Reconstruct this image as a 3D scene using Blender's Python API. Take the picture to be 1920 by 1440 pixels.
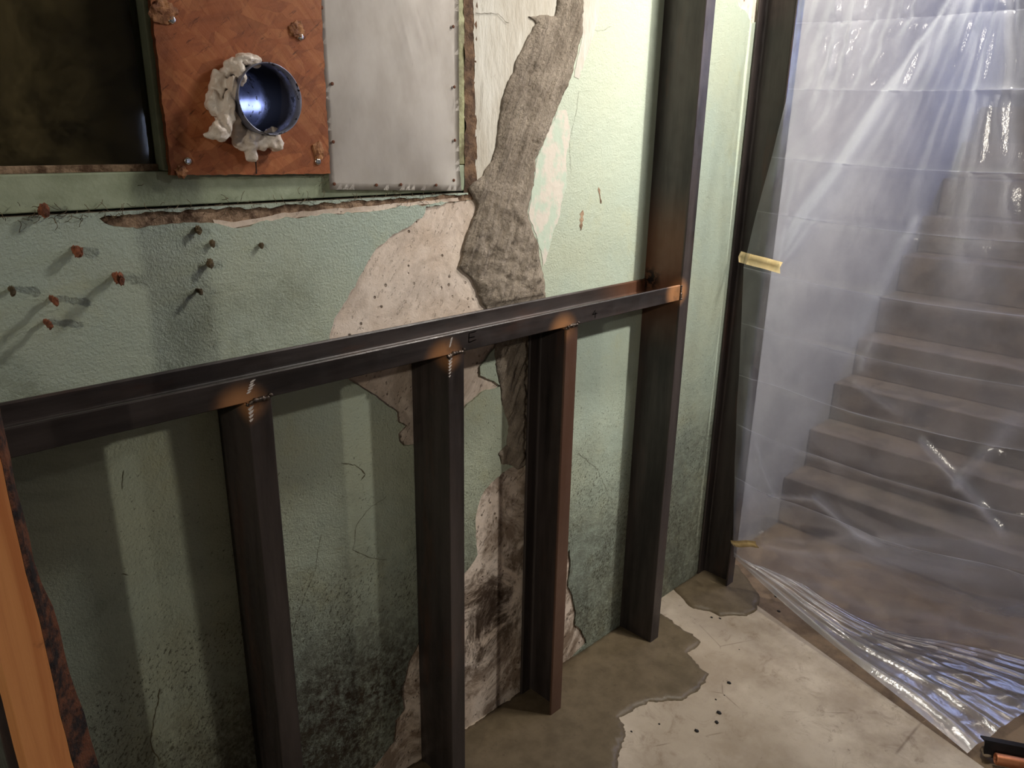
import bpy, bmesh, math, random
from math import sin, cos, pi, radians
from mathutils import Vector, Matrix, noise
from mathutils.geometry import delaunay_2d_cdt

random.seed(7)
sc = bpy.context.scene
for o in list(bpy.data.objects):
    bpy.data.objects.remove(o)
COL = sc.collection

# ------------------------------------------------------------------ camera
FPX = 1432.73
YAW, PITCH, ROLL = 0.7795, 0.3189, 0.0178
CAM = Vector((0.3388, -1.3068, 1.5917))
fw = Vector((sin(YAW) * cos(PITCH), cos(YAW) * cos(PITCH), -sin(PITCH)))
rt = fw.cross(Vector((0, 0, 1))).normalized()
up = rt.cross(fw)
R_ = cos(ROLL) * rt + sin(ROLL) * up
U_ = -sin(ROLL) * rt + cos(ROLL) * up
cd = bpy.data.cameras.new('camera')
cam = bpy.data.objects.new('camera', cd)
COL.objects.link(cam)
cd.sensor_width = 36.0
cd.lens = FPX / 1920 * 36.0
cd.clip_start = 0.02
m = Matrix((R_, U_, -fw)).transposed().to_4x4()
m.translation = CAM
cam.matrix_world = m
sc.camera = cam


def at(px, py, ax, v):
    """the point of the plane (axis ax = v) seen at a pixel of the photograph"""
    d = R_ * ((px - 960) / FPX) - U_ * ((py - 720) / FPX) + fw
    return CAM + d * ((v - CAM[ax]) / d[ax])


def wxz(px, py):
    p = at(px, py, 1, 0.0)
    return (p.x, p.z)


def fxy(px, py):
    p = at(px, py, 2, 0.0)
    return (p.x, p.y)


# ------------------------------------------------------------------ world, lights, exposure
w = bpy.data.worlds.new('world')
sc.world = w
w.use_nodes = True
w.node_tree.nodes['Background'].inputs[0].default_value = (0.62, 0.66, 0.8, 1)
w.node_tree.nodes['Background'].inputs[1].default_value = 0.03


def lamp(name, kind, loc, target, power, color, **kw):
    l = bpy.data.lights.new(name, kind)
    l.energy = power
    l.color = color
    for k, v in kw.items():
        setattr(l, k, v)
    o = bpy.data.objects.new(name, l)
    COL.objects.link(o)
    o.location = loc
    o.rotation_euler = (Vector(target) - Vector(loc)).to_track_quat('-Z', 'Y').to_euler()
    return o


lamp('work_lamp', 'SPOT', (2.9, -1.9, 2.42), (2.75, 0.0, 1.65), 160, (1.0, 0.95, 0.86), spot_size=radians(90), spot_blend=1.0, shadow_soft_size=0.05)
lamp('ceiling_lamp', 'AREA', (2.40, -0.80, 2.69), (2.5, -0.1, 1.4), 21, (1.0, 0.95, 0.87), shape='DISK', size=0.3)
lamp('far_lamp', 'SPOT', (-3.0, -2.45, 2.3), (1.2, 0.0, 0.8), 125, (1.0, 0.92, 0.78), spot_size=radians(75), spot_blend=0.9, shadow_soft_size=0.05)
lamp('tread_fill', 'AREA', (3.75, -0.9, 2.68), (3.7, -0.85, 0.0), 7, (1.0, 0.88, 0.76), shape='DISK', size=0.5)  # added fill to warm and lift the treads, no known fixture
lamp('stair_daylight', 'AREA', (5.2, -1.0, 2.2), (1.0, -0.5, 1.6), 18, (0.42, 0.53, 1.0), shape='RECTANGLE', size=0.9, size_y=0.8)
lamp('outdoor_daylight', 'AREA', (0.62, 0.85, 1.75), (1.02, 0.1, 1.64), 2.2, (0.45, 0.55, 1.0), shape='DISK', size=0.3)
vs = sc.view_settings
vs.view_transform = 'Standard'
vs.look = 'None'
vs.exposure = 0.42
vs.gamma = 1.0
vs.use_curve_mapping = False
sc.cycles.use_denoising = True
sc.cycles.max_bounces = 10
sc.cycles.transparent_max_bounces = 16


# ------------------------------------------------------------------ material helper
class M:
    def __init__(s, name, rough=0.6, metal=0.0, spec=0.5):
        s.m = bpy.data.materials.new(name)
        s.m.use_nodes = True
        s.t = s.m.node_tree
        s.n = s.t.nodes
        s.b = s.n['Principled BSDF']
        s.out = s.n['Material Output']
        s.b.inputs['Roughness'].default_value = rough
        s.b.inputs['Metallic'].default_value = metal
        s.b.inputs['Specular IOR Level'].default_value = spec
        s.pos = s.n.new('ShaderNodeNewGeometry').outputs['Position']

    def lk(s, a, b):
        s.t.links.new(a, b)

    def setin(s, sock, v):
        if isinstance(v, bpy.types.NodeSocket):
            s.lk(v, sock)
        elif isinstance(v, tuple) and len(v) == 3 and sock.type == 'RGBA':
            sock.default_value = (*v, 1)
        else:
            sock.default_value = v

    def mapped(s, scale=(1, 1, 1), rot=(0, 0, 0)):
        n = s.n.new('ShaderNodeMapping')
        n.vector_type = 'TEXTURE'          # turned first, then stretched
        n.inputs['Scale'].default_value = tuple(1.0 / v for v in scale)
        n.inputs['Rotation'].default_value = rot
        s.lk(s.pos, n.inputs['Vector'])
        return n.outputs[0]

    def noise(s, scale, detail=4, rough=0.6, vec=None, dist=0.0):
        n = s.n.new('ShaderNodeTexNoise')
        n.inputs['Scale'].default_value = scale
        n.inputs['Detail'].default_value = detail
        n.inputs['Roughness'].default_value = rough
        n.inputs['Distortion'].default_value = dist
        s.lk(vec or s.pos, n.inputs['Vector'])
        return n.outputs['Fac']

    def vor(s, scale, vec=None, feature='F1', out='Distance'):
        n = s.n.new('ShaderNodeTexVoronoi')
        n.feature = feature
        n.inputs['Scale'].default_value = scale
        s.lk(vec or s.pos, n.inputs['Vector'])
        return n.outputs[out]

    def ramp(s, f, lo, hi, a=0.0, b=1.0):
        n = s.n.new('ShaderNodeMapRange')
        n.interpolation_type = 'SMOOTHSTEP'
        s.setin(n.inputs['Value'], f)
        n.inputs['From Min'].default_value = lo
        n.inputs['From Max'].default_value = hi
        n.inputs['To Min'].default_value = a
        n.inputs['To Max'].default_value = b
        return n.outputs['Result']

    def math(s, op, a, b=0.0):
        n = s.n.new('ShaderNodeMath')
        n.operation = op
        s.setin(n.inputs[0], a)
        s.setin(n.inputs[1], b)
        return n.outputs[0]

    def mix(s, f, a, b):
        n = s.n.new('ShaderNodeMix')
        n.data_type = 'RGBA'
        s.setin(n.inputs[0], f)
        s.setin(n.inputs[6], a)
        s.setin(n.inputs[7], b)
        return n.outputs[2]

    def axis(s, i):
        n = s.n.new('ShaderNodeSeparateXYZ')
        s.lk(s.pos, n.inputs[0])
        return n.outputs[i]

    def near(s, p, r0, r1, scale=(1, 1, 1)):
        """1 within r0 of the point p, 0 beyond r1"""
        sub = s.n.new('ShaderNodeVectorMath'); sub.operation = 'SUBTRACT'
        s.lk(s.pos, sub.inputs[0]); sub.inputs[1].default_value = p
        mu = s.n.new('ShaderNodeVectorMath'); mu.operation = 'MULTIPLY'
        s.lk(sub.outputs[0], mu.inputs[0]); mu.inputs[1].default_value = scale
        le = s.n.new('ShaderNodeVectorMath'); le.operation = 'LENGTH'
        s.lk(mu.outputs[0], le.inputs[0])
        return s.ramp(le.outputs['Value'], r0, r1, 1.0, 0.0)

    def color(s, c):
        s.setin(s.b.inputs['Base Color'], c); return s

    def rough(s, c):
        s.setin(s.b.inputs['Roughness'], c); return s

    def bump(s, h, dist=0.002, strength=1.0, prev=None):
        n = s.n.new('ShaderNodeBump')
        n.inputs['Distance'].default_value = dist
        n.inputs['Strength'].default_value = strength
        s.lk(h, n.inputs['Height'])
        if s.b.inputs['Normal'].is_linked:
            s.lk(s.b.inputs['Normal'].links[0].from_socket, n.inputs['Normal'])
        s.lk(n.outputs[0], s.b.inputs['Normal'])
        return s


def srgb(r, g, b):
    f = lambda c: (c / 255 / 12.92) if c / 255 <= 0.04045 else ((c / 255 + 0.055) / 1.055) ** 2.4
    return (f(r), f(g), f(b))


# --- green wall paint
def paint_mat():
    k = M('green_paint', 0.5)
    c = k.mix(k.ramp(k.noise(1.7, 5), 0.35, 0.65), srgb(187, 194, 172), srgb(178, 192, 178))
    c = k.mix(k.ramp(k.noise(5.5, 6, 0.7), 0.52, 0.75, 0, 0.4), c, srgb(190, 186, 140))
    # paler colour in a soft round patch right of the repaired crack
    c = k.mix(k.math('MULTIPLY', k.near((1.95, 0, 1.75), 0.1, 0.5), 0.5), c, srgb(214, 222, 200))
    z = k.axis(2)
    # grime that climbs from the floor
    n1 = k.noise(3.2, 8, 0.72, dist=0.6)
    n2 = k.noise(26, 6, 0.75)
    h = k.math('ADD', z, k.math('MULTIPLY', k.math('SUBTRACT', n1, 0.5), -1.0))
    low = k.ramp(h, 0.20, 0.95, 1.0, 0.0)
    band = k.near((1.04, 0, 0.10), 0.22, 0.66, (0.85, 1, 1))
    lw = k.math('MAXIMUM', k.math('MULTIPLY', low, 0.7), k.math('MULTIPLY', k.math('ADD', k.math('MULTIPLY', n1, 0.9), 0.55), band))
    n3 = k.noise(70, 6, 0.8)
    g = k.math('MULTIPLY', lw, k.ramp(k.math('ADD', k.math('MULTIPLY', n2, 0.5), k.math('MULTIPLY', n3, 0.5)), 0.38, 0.58, 0.45, 1.0))
    c = k.mix(g, c, srgb(54, 42, 30))
    # specks and scuffs, denser low down
    sp = k.noise(180, 6, 0.75, vec=k.mapped((1, 1, 0.5), (0, 0.6, 0)))
    thr = k.ramp(z, 0.2, 1.4, 0.53, 0.655)
    s2 = k.math('GREATER_THAN', sp, thr)
    s2 = k.math('MULTIPLY', s2, k.ramp(k.noise(6, 4), 0.38, 0.58))
    c = k.mix(k.math('MULTIPLY', s2, 0.8), c, srgb(60, 55, 38))
    # dark mildew shading in broad patches at the left
    c = k.mix(k.math('MULTIPLY', k.ramp(k.noise(2.3, 7, 0.7, dist=1.0), 0.5, 0.72), k.ramp(k.axis(0), 0.5, 1.7, 0.55, 0.08)), c, srgb(92, 92, 60))
    k.color(c)
    rough_zone = k.ramp(k.axis(0), 1.4, 2.1, 1.0, 0.45)
    b1 = k.noise(210, 3, 0.55)
    k.bump(k.math('MULTIPLY', b1, rough_zone), 0.005, 0.45)
    k.bump(k.noise(45, 8, 0.75), 0.008, 0.5)
    k.bump(k.math('MULTIPLY', n2, low), 0.01, 0.6)
    k.bump(s2, 0.001, 0.5)
    return k.m


def plaster_mat():
    k = M('bare_plaster', 0.85, spec=0.2)
    c = k.mix(k.ramp(k.noise(9, 5), 0.35, 0.7), srgb(234, 218, 204), srgb(216, 196, 178))
    z = k.axis(2)
    n1 = k.noise(7, 8, 0.75, dist=0.8)
    stain = k.math('MULTIPLY', k.ramp(n1, 0.42, 0.60), k.ramp(z, 0.5, 1.25, 1.0, 0.35))
    c = k.mix(k.math('MULTIPLY', stain, 0.8), c, srgb(112, 88, 66))
    soot = k.math('MULTIPLY', k.near((1.55, 0, 0.33), 0.05, 0.26, (1.1, 1, 1)), k.ramp(n1, 0.38, 0.58))
    c = k.mix(soot, c, srgb(66, 52, 42))
    pits = k.ramp(k.vor(48), 0.12, 0.20, 1.0, 0.0)
    pits = k.math('MULTIPLY', pits, k.ramp(k.noise(20, 3), 0.50, 0.60))
    sp = k.ramp(k.noise(90, 4, 0.7, vec=k.mapped((1.6, 1, 0.6), (0, 0.6, 0))), 0.60, 0.68)
    sp = k.math('MULTIPLY', sp, k.ramp(z, 0.9, 1.25, 0.9, 0.25))
    d = k.math('MAXIMUM', pits, sp)
    c = k.mix(k.math('MULTIPLY', d, 0.75), c, srgb(96, 74, 56))
    k.color(c)
    k.bump(k.math('SUBTRACT', 1.0, d), 0.004, 0.9)
    k.bump(k.noise(60, 6, 0.7), 0.004, 0.5)
    return k.m


def white_plaster_mat():
    k = M('whitish_plaster', 0.8, spec=0.2)
    c = k.mix(k.ramp(k.noise(8, 6, 0.65, vec=k.mapped((2, 1, 0.5))), 0.35, 0.7), srgb(214, 210, 200), srgb(190, 182, 168))
    s = k.ramp(k.noise(30, 6, 0.75, vec=k.mapped((1.5, 1, 0.5), (0, 0.4, 0))), 0.6, 0.7)
    c = k.mix(k.math('MULTIPLY', s, 0.55), c, srgb(120, 98, 76))
    k.color(c)
    k.bump(k.noise(40, 6, 0.65, vec=k.mapped((2, 1, 0.6))), 0.005, 0.7)
    return k.m


def smear_mat():
    k = M('scuffed_filler', 0.7, spec=0.2)
    c = k.mix(k.ramp(k.noise(22, 5, 0.6, vec=k.mapped((1, 1, 0.7))), 0.44, 0.58), srgb(214, 206, 194), srgb(192, 205, 188))
    k.color(c)
    k.bump(k.noise(50, 5), 0.003, 0.6)
    return k.m


def mortar_mat(name, base, dark, rough, ang, depth, lines=True):
    k = M(name, rough, spec=0.35)
    c = k.mix(k.ramp(k.noise(14, 6, 0.7), 0.3, 0.7), base, dark)
    c = k.mix(k.ramp(k.noise(45, 6, 0.75), 0.58, 0.72, 0, 0.6), c, tuple(v * 0.45 for v in dark))
    k.color(c)
    if lines:
        l = k.noise(26, 7, 0.72, vec=k.mapped((3.2, 1, 0.32), (0, ang, 0)), dist=0.3)
        k.bump(l, depth, 1.0)
        c = k.mix(k.ramp(l, 0.50, 0.64, 0, 0.55), c, tuple(v * 0.5 for v in dark))
        k.color(c)
    k.bump(k.noise(120, 4, 0.6), depth * 0.4, 0.7)
    return k.m


def floor_mat():
    k = M('old_concrete', 0.7, spec=0.3)
    c = k.mix(k.ramp(k.noise(4, 7, 0.65), 0.35, 0.68), srgb(210, 196, 178), srgb(166, 150, 132))
    c = k.mix(k.ramp(k.noise(1.4, 4, 0.6), 0.40, 0.65, 0, 0.6), c, srgb(150, 134, 114))
    c = k.mix(k.ramp(k.noise(11, 7, 0.75, dist=1), 0.52, 0.75, 0, 0.7), c, srgb(122, 102, 82))
    c = k.mix(k.ramp(k.noise(30, 6, 0.8), 0.60, 0.70, 0, 0.6), c, srgb(96, 80, 64))
    cr = k.vor(2.2, vec=k.mapped((1, 1, 1), (0, 0, 0.4)), feature='DISTANCE_TO_EDGE')
    crack = k.math('MULTIPLY', k.ramp(cr, 0.0, 0.006, 1.0, 0.0), k.ramp(k.noise(5, 2), 0.5, 0.6))
    c = k.mix(k.math('MULTIPLY', crack, 0.5), c, srgb(90, 72, 56))
    k.color(c)
    k.rough(k.ramp(k.noise(6, 4), 0.3, 0.7, 0.5, 0.85))
    k.bump(k.noise(60, 7, 0.7), 0.003, 0.5)
    return k.m


RAIL_X = 2.158
ZR, FL, WEB = 1.193, 0.044, 0.127
POSTS = [0.445, 0.875, 1.316, 1.727]
P4, P5 = 2.164, 2.683


def steel_mat(name, along):
    k = M(name, 0.42, metal=0.25, spec=0.5)
    v = k.mapped(along)
    c = k.mix(k.ramp(k.noise(14, 6, 0.65, vec=v), 0.35, 0.7), srgb(70, 62, 60), srgb(35, 31, 30))
    rust = k.ramp(k.noise(9, 6, 0.7, vec=k.mapped(tuple(max(0.2, q) for q in along))), 0.52, 0.74)
    c = k.mix(k.math('MULTIPLY', rust, 0.55), c, srgb(92, 60, 44))
    # heat tint left by welding
    tint = None
    for x in POSTS:
        off = 0.055 if x > 1.7 else (-0.005)
        xx = (x - FL) if x > 1.7 else x
        for dx, r in ((-0.012, 0.060),):
            f = k.near((xx + dx, -WEB, ZR - FL - 0.002), 0.012, r, (1, 0.9, 1.25))
            tint = f if tint is None else k.math('MAXIMUM', tint, f)
    tint = k.math('MAXIMUM', tint, k.near((P4 - 0.02, -WEB, ZR - 0.02), 0.018, 0.05, (0.8, 1, 1)))
    tint = k.math('MULTIPLY', tint, k.ramp(k.noise(20, 3), 0.25, 0.5, 0.55, 1.0))
    c = k.mix(k.math('MULTIPLY', tint, 0.8), c, srgb(186, 132, 88))
    p3 = k.math('MULTIPLY', k.near((1.705, -0.127, 0.55), 0.02, 0.05, (1, 1, 0.03)), k.ramp(k.axis(2), 1.12, 1.15, 1, 0))
    c = k.mix(k.math('MULTIPLY', p3, 0.6), c, srgb(112, 78, 60))
    # broad brown oxide on the tall post just above the rail
    br = k.math('MULTIPLY', k.near((P4, -0.07, ZR + 0.03), 0.06, 0.26, (1, 0.55, 1)), k.ramp(k.axis(1), -0.127, -0.120, 0, 1))
    c = k.mix(k.math('MULTIPLY', br, 0.48), c, srgb(128, 80, 48))
    # soot right at the joint
    so = k.near((P4, -0.02, ZR), 0.012, 0.05)
    so = k.math('MULTIPLY', so, k.ramp(k.noise(60, 4), 0.42, 0.55))
    c = k.mix(so, c, srgb(14, 10, 9))
    k.color(c)
    k.rough(k.ramp(k.noise(25, 5), 0.3, 0.7, 0.28, 0.46))
    k.bump(k.noise(90, 4, 0.6), 0.0008, 0.4)
    k.bump(k.noise(8, 3, 0.5, vec=v), 0.002, 0.25)
    return k.m


def simple(name, col, rough=0.6, metal=0.0, col2=None, ns=20, bump=0.0, bs=80):
    k = M(name, rough, metal)
    k.color(k.mix(k.ramp(k.noise(ns, 5, 0.65), 0.35, 0.65), col, col2) if col2 else col)
    if bump:
        k.bump(k.noise(bs, 5, 0.65), bump, 0.8)
    return k.m


def osb_mat():
    k = M('oriented_strand_board', 0.55, spec=0.35)
    c = None
    cols = [srgb(158, 90, 54), srgb(172, 104, 64), srgb(132, 74, 44), srgb(188, 122, 78)]
    c = k.mix(k.ramp(k.noise(16, 3, 0.5), 0.4, 0.62), cols[0], cols[1])
    for i, (rot, sc_) in enumerate(((0.5, 62), (-0.7, 80), (1.3, 55))):
        v = k.mapped((1.0, 0.3, 0.36), (0, rot, 0))
        cell = k.n.new('ShaderNodeTexVoronoi')
        cell.inputs['Scale'].default_value = sc_
        k.lk(v, cell.inputs['Vector'])
        sepr = k.n.new('ShaderNodeSeparateColor')
        k.lk(cell.outputs['Color'], sepr.inputs[0])
        f = k.ramp(sepr.outputs[0], 0.45, 0.55, 0, 0.55)
        g = k.noise(60, 4, 0.6, vec=k.mapped((1.5, 1, 0.12), (0, rot, 0)))
        c = k.mix(f, c, k.mix(k.ramp(g, 0.4, 0.6), cols[2] if i != 1 else cols[3], cols[1] if i != 2 else cols[0]))
        k.bump(sepr.outputs[1], 0.0018, 0.7)
        k.bump(g, 0.001, 0.5)
    d = k.math('MAXIMUM', k.ramp(k.noise(70, 6, 0.8, vec=k.mapped((1.6, 1, 0.25), (0, 0.9, 0))), 0.58, 0.66), k.ramp(k.noise(80, 6, 0.8, vec=k.mapped((1.6, 1, 0.2), (0, -0.6, 0))), 0.60, 0.68))
    c = k.mix(k.math('MULTIPLY', d, 0.7), c, srgb(70, 36, 20))
    k.color(c)
    return k.m


def alu_mat():
    k = M('brushed_aluminium', 0.5, metal=0.35)
    c = k.mix(k.ramp(k.noise(7, 5, 0.6, vec=k.mapped((1, 1, 0.6))), 0.35, 0.65), srgb(226, 220, 214), srgb(206, 198, 190))
    s = k.ramp(k.noise(30, 6, 0.75, vec=k.mapped((4, 1, 0.3), (0, 0.15, 0))), 0.64, 0.72)
    c = k.mix(k.math('MULTIPLY', s, 0.4), c, srgb(110, 100, 92))
    k.color(c)
    k.rough(k.ramp(k.noise(50, 5, 0.7, vec=k.mapped((5, 1, 0.2), (0, -0.3, 0))), 0.35, 0.65, 0.45, 0.58))
    k.bump(k.noise(5, 2), 0.004, 0.15)
    return k.m


def glass_mat():
    k = M('dusty_glass', 0.05, spec=0.5)
    dust = k.math('MULTIPLY', k.ramp(k.noise(5, 8, 0.7, dist=0.5), 0.3, 0.75), k.ramp(k.axis(0), 0.64, 0.78, 0.75, 0.28))
    tr = k.n.new('ShaderNodeBsdfTransparent'); tr.inputs[0].default_value = (0.8, 0.8, 0.78, 1)
    gl = k.n.new('ShaderNodeBsdfGlossy'); gl.inputs['Roughness'].default_value = 0.04
    fr = k.n.new('ShaderNodeFresnel'); fr.inputs[0].default_value = 1.5
    m1 = k.n.new('ShaderNodeMixShader')
    k.lk(fr.outputs[0], m1.inputs[0]); k.lk(tr.outputs[0], m1.inputs[1]); k.lk(gl.outputs[0], m1.inputs[2])
    df = k.n.new('ShaderNodeBsdfDiffuse'); df.inputs[0].default_value = (*srgb(112, 100, 70), 1)
    m2 = k.n.new('ShaderNodeMixShader')
    k.lk(dust, m2.inputs[0]); k.lk(m1.outputs[0], m2.inputs[1]); k.lk(df.outputs[0], m2.inputs[2])
    k.lk(m2.outputs[0], k.out.inputs[0])
    return k.m


def poly_mat():
    k = M('polythene_film', 0.2)
    N = k.n
    tr = N.new('ShaderNodeBsdfTransparent'); tr.inputs[0].default_value = (0.97, 0.97, 0.98, 1)
    rf = N.new('ShaderNodeBsdfRefraction'); rf.inputs['Roughness'].default_value = 0.48; rf.inputs['IOR'].default_value = 1.06
    df = N.new('ShaderNodeBsdfDiffuse'); df.inputs[0].default_value = (0.86, 0.87, 0.92, 1)
    tl = N.new('ShaderNodeBsdfTranslucent'); tl.inputs[0].default_value = (0.86, 0.87, 0.92, 1)
    gl = N.new('ShaderNodeBsdfGlossy'); gl.inputs['Roughness'].default_value = 0.15
    bn = N.new('ShaderNodeBump'); bn.inputs['Distance'].default_value = 0.004; bn.inputs['Strength'].default_value = 0.75
    h = k.math('ADD', k.noise(9, 5, 0.6), k.math('MULTIPLY', k.noise(34, 5, 0.7, vec=k.mapped((1, 1, 0.35))), 0.5))
    k.lk(h, bn.inputs['Height'])
    for x in (df, tl, gl):
        k.lk(bn.outputs[0], x.inputs['Normal'])
    t2 = N.new('ShaderNodeMixShader'); t2.inputs[0].default_value = 0.32
    k.lk(tr.outputs[0], t2.inputs[1]); k.lk(rf.outputs[0], t2.inputs[2])
    a = N.new('ShaderNodeMixShader'); a.inputs[0].default_value = 0.5
    k.lk(df.outputs[0], a.inputs[1]); k.lk(tl.outputs[0], a.inputs[2])
    lw = N.new('ShaderNodeLayerWeight'); lw.inputs[0].default_value = 0.35
    at_ = N.new('ShaderNodeAttribute'); at_.attribute_name = 'whitening'
    hz = k.math('ADD', k.ramp(k.noise(7, 7, 0.75), 0.3, 0.75, 0.0, 0.08), k.math('MULTIPLY', lw.outputs['Facing'], 0.14))
    hz = k.math('MINIMUM', k.math('ADD', hz, at_.outputs['Fac']), 0.85)
    b = N.new('ShaderNodeMixShader')
    k.lk(hz, b.inputs[0]); k.lk(t2.outputs[0], b.inputs[1]); k.lk(a.outputs[0], b.inputs[2])
    lf = N.new('ShaderNodeLayerWeight'); lf.inputs[0].default_value = 0.5
    k.lk(bn.outputs[0], lf.inputs['Normal'])
    refl = k.math('ADD', 0.10, k.math('MULTIPLY', k.math('POWER', lf.outputs['Facing'], 4.0), 0.8))
    c = N.new('ShaderNodeMixShader')
    k.lk(refl, c.inputs[0])
    k.lk(b.outputs[0], c.inputs[1]); k.lk(gl.outputs[0], c.inputs[2])
    k.lk(c.outputs[0], k.out.inputs[0])
    return k.m


MT = dict(
    paint=paint_mat(), plaster=plaster_mat(), white=white_plaster_mat(), smear=smear_mat(),
    mortar=mortar_mat('crack_mortar', srgb(204, 188, 170), srgb(160, 145, 128), 0.8, 0.45, 0.03),
    grout=mortar_mat('wet_floor_mortar', srgb(112, 98, 78), srgb(92, 80, 62), 0.42, 0.3, 0.003, False),
    floor=floor_mat(), steel=steel_mat('mill_scale_steel', (1, 1, 0.10)), railsteel=steel_mat('mill_scale_rail_steel', (0.10, 1, 1)), osb=osb_mat(), alu=alu_mat(), glass=glass_mat(), poly=poly_mat(),
    frame=simple('painted_window_frame', srgb(172, 182, 156), 0.5, 0, srgb(146, 156, 130), 12, 0.002, 50),
    oldframe=simple('peeling_frame_paint', srgb(176, 176, 132), 0.6, 0, srgb(104, 96, 62), 18, 0.004, 40),
    dirt=simple('broken_plaster_edge', srgb(176, 148, 122), 0.9, 0, srgb(84, 60, 42), 34, 0.008, 70),
    cavity=simple('dirty_crevice', srgb(128, 100, 76), 0.9, 0, srgb(72, 52, 38), 26, 0.008, 60),
    dark=simple('dark_backing', srgb(48, 40, 34), 0.9, 0, srgb(30, 25, 22), 8),
    ceil=simple('ceiling_plaster', srgb(190, 185, 175), 0.9),
    room=simple('room_plaster', srgb(150, 150, 140), 0.9, 0, srgb(135, 135, 120), 3),
    stairwall=simple('stairwell_plaster', srgb(148, 146, 148), 0.85, 0, srgb(128, 126, 130), 4),
    step=simple('step_concrete', srgb(128, 114, 102), 0.8, 0, srgb(96, 86, 78), 9, 0.003),
    foam=simple('expanding_foam', srgb(246, 236, 226), 0.22, 0, srgb(226, 210, 194), 22, 0.004, 60),
    zinc=simple('sooty_zinc_pipe', srgb(150, 150, 158), 0.3, 0.85, srgb(64, 58, 56), 24, 0.0015, 60),
    soot=simple('soot', srgb(26, 22, 20), 0.9),
    screw=simple('bright_screw', srgb(214, 208, 200), 0.25, 1.0),
    nail=simple('rusty_nail', srgb(106, 62, 40), 0.7, 0.3),
    wood=simple('torn_wood', srgb(186, 130, 84), 0.7, 0, srgb(120, 70, 40), 60, 0.003, 90),
    plug=simple('fibrous_plug', srgb(160, 96, 66), 0.85, 0, srgb(98, 60, 42), 90, 0.004, 160),
    tuft=simple('dirty_tuft', srgb(112, 96, 70), 0.9, 0, srgb(74, 62, 44), 90, 0.004, 160),
    tape=simple('masking_tape', srgb(240, 222, 176), 0.6, 0, srgb(228, 206, 156), 30, 0.001, 90),
    weld=simple('weld_metal', srgb(120, 108, 98), 0.3, 0.9, srgb(52, 44, 40), 90, 0.002, 200),
    ground=simple('ground_bright_metal', srgb(214, 206, 200), 0.45, 0.2),
    chalk=simple('dark_marker', srgb(32, 26, 26), 0.8),
    crackline=simple('crack_brown', srgb(84, 76, 56), 0.9), stud=None, char=None, landing=simple('landing_concrete', srgb(138, 116, 92), 0.8, 0, srgb(98, 80, 62), 9, 0.003),
    black=simple('black_steel_offcut', srgb(30, 28, 30), 0.5, 0.4, srgb(20, 18, 20), 20),
    copper=simple('copper_tube', srgb(196, 128, 88), 0.42, 0.5, srgb(170, 104, 70), 14),
    pellet=simple('black_grit', srgb(22, 18, 16), 0.7),
    leaf=simple('grey_chip', srgb(120, 102, 82), 0.8, 0, srgb(90, 76, 60), 40),
    flake=simple('pale_blue_flake', srgb(172, 186, 180), 0.6, 0, srgb(150, 168, 158), 14),
    daylight=None,
)
k = M('raw_pine', 0.6)
g_ = k.noise(12, 6, 0.6, vec=k.mapped((3, 3, 0.15)), dist=0.4)
c_ = k.mix(k.ramp(g_, 0.35, 0.65), srgb(222, 150, 90), srgb(196, 120, 66))
c_ = k.mix(k.math('MULTIPLY', k.ramp(k.noise(9, 5, 0.7), 0.58, 0.72), 0.7), c_, srgb(120, 66, 34))
k.color(c_).bump(g_, 0.003, 0.5)
MT['stud'] = k.m
k = M('bark_edge', 0.85)
c_ = k.mix(k.ramp(k.noise(24, 6, 0.75), 0.40, 0.6), srgb(112, 66, 40), srgb(28, 20, 18))
k.color(c_).bump(k.noise(40, 6, 0.7), 0.008, 1.0)
MT['char'] = k.m
k = M('window_daylight', 0.5)
k.b.inputs['Emission Color'].default_value = (0.6, 0.7, 1.0, 1)
k.b.inputs['Emission Strength'].default_value = 3.0
MT['daylight'] = k.m


# ------------------------------------------------------------------ object helpers
def obj(name, bm, mat, parent=None, smooth=False, kind=None):
    me = bpy.data.meshes.new(name)
    if bm.faces:
        bmesh.ops.recalc_face_normals(bm, faces=bm.faces[:])
    bm.to_mesh(me)
    bm.free()
    if smooth:
        me.polygons.foreach_set('use_smooth', [True] * len(me.polygons))
    o = bpy.data.objects.new(name, me)
    COL.objects.link(o)
    for mm in (mat if isinstance(mat, (list, tuple)) else [mat]):
        me.materials.append(mm)
    if parent:
        o.parent = parent
        o.matrix_parent_inverse = Matrix.Translation(-parent.location) if parent.type == 'EMPTY' or parent.location.length else Matrix()
    if kind:
        o['kind'] = kind
    return o


def tag(o, label, cat, group=None):
    o['label'] = label
    o['category'] = cat
    if group:
        o['group'] = group
    return o


def thing(name, label, cat, loc, group=None):
    o = bpy.data.objects.new(name, None)
    COL.objects.link(o)
    o.empty_display_size = 0.05
    o.location = loc
    return tag(o, label, cat, group)


def box(bm, a, b, bevel=0.0):
    r = bmesh.ops.create_cube(bm, size=1.0)
    v = r['verts']
    a = Vector(a); b = Vector(b)
    for q in v:
        q.co = Vector(((a[i] + b[i]) / 2 + q.co[i] * (b[i] - a[i]) for i in range(3)))
    if bevel:
        e = list({e for q in v for e in q.link_edges})
        bmesh.ops.bevel(bm, geom=e, offset=bevel, segments=2, affect='EDGES', profile=0.5)
    return v


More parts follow.
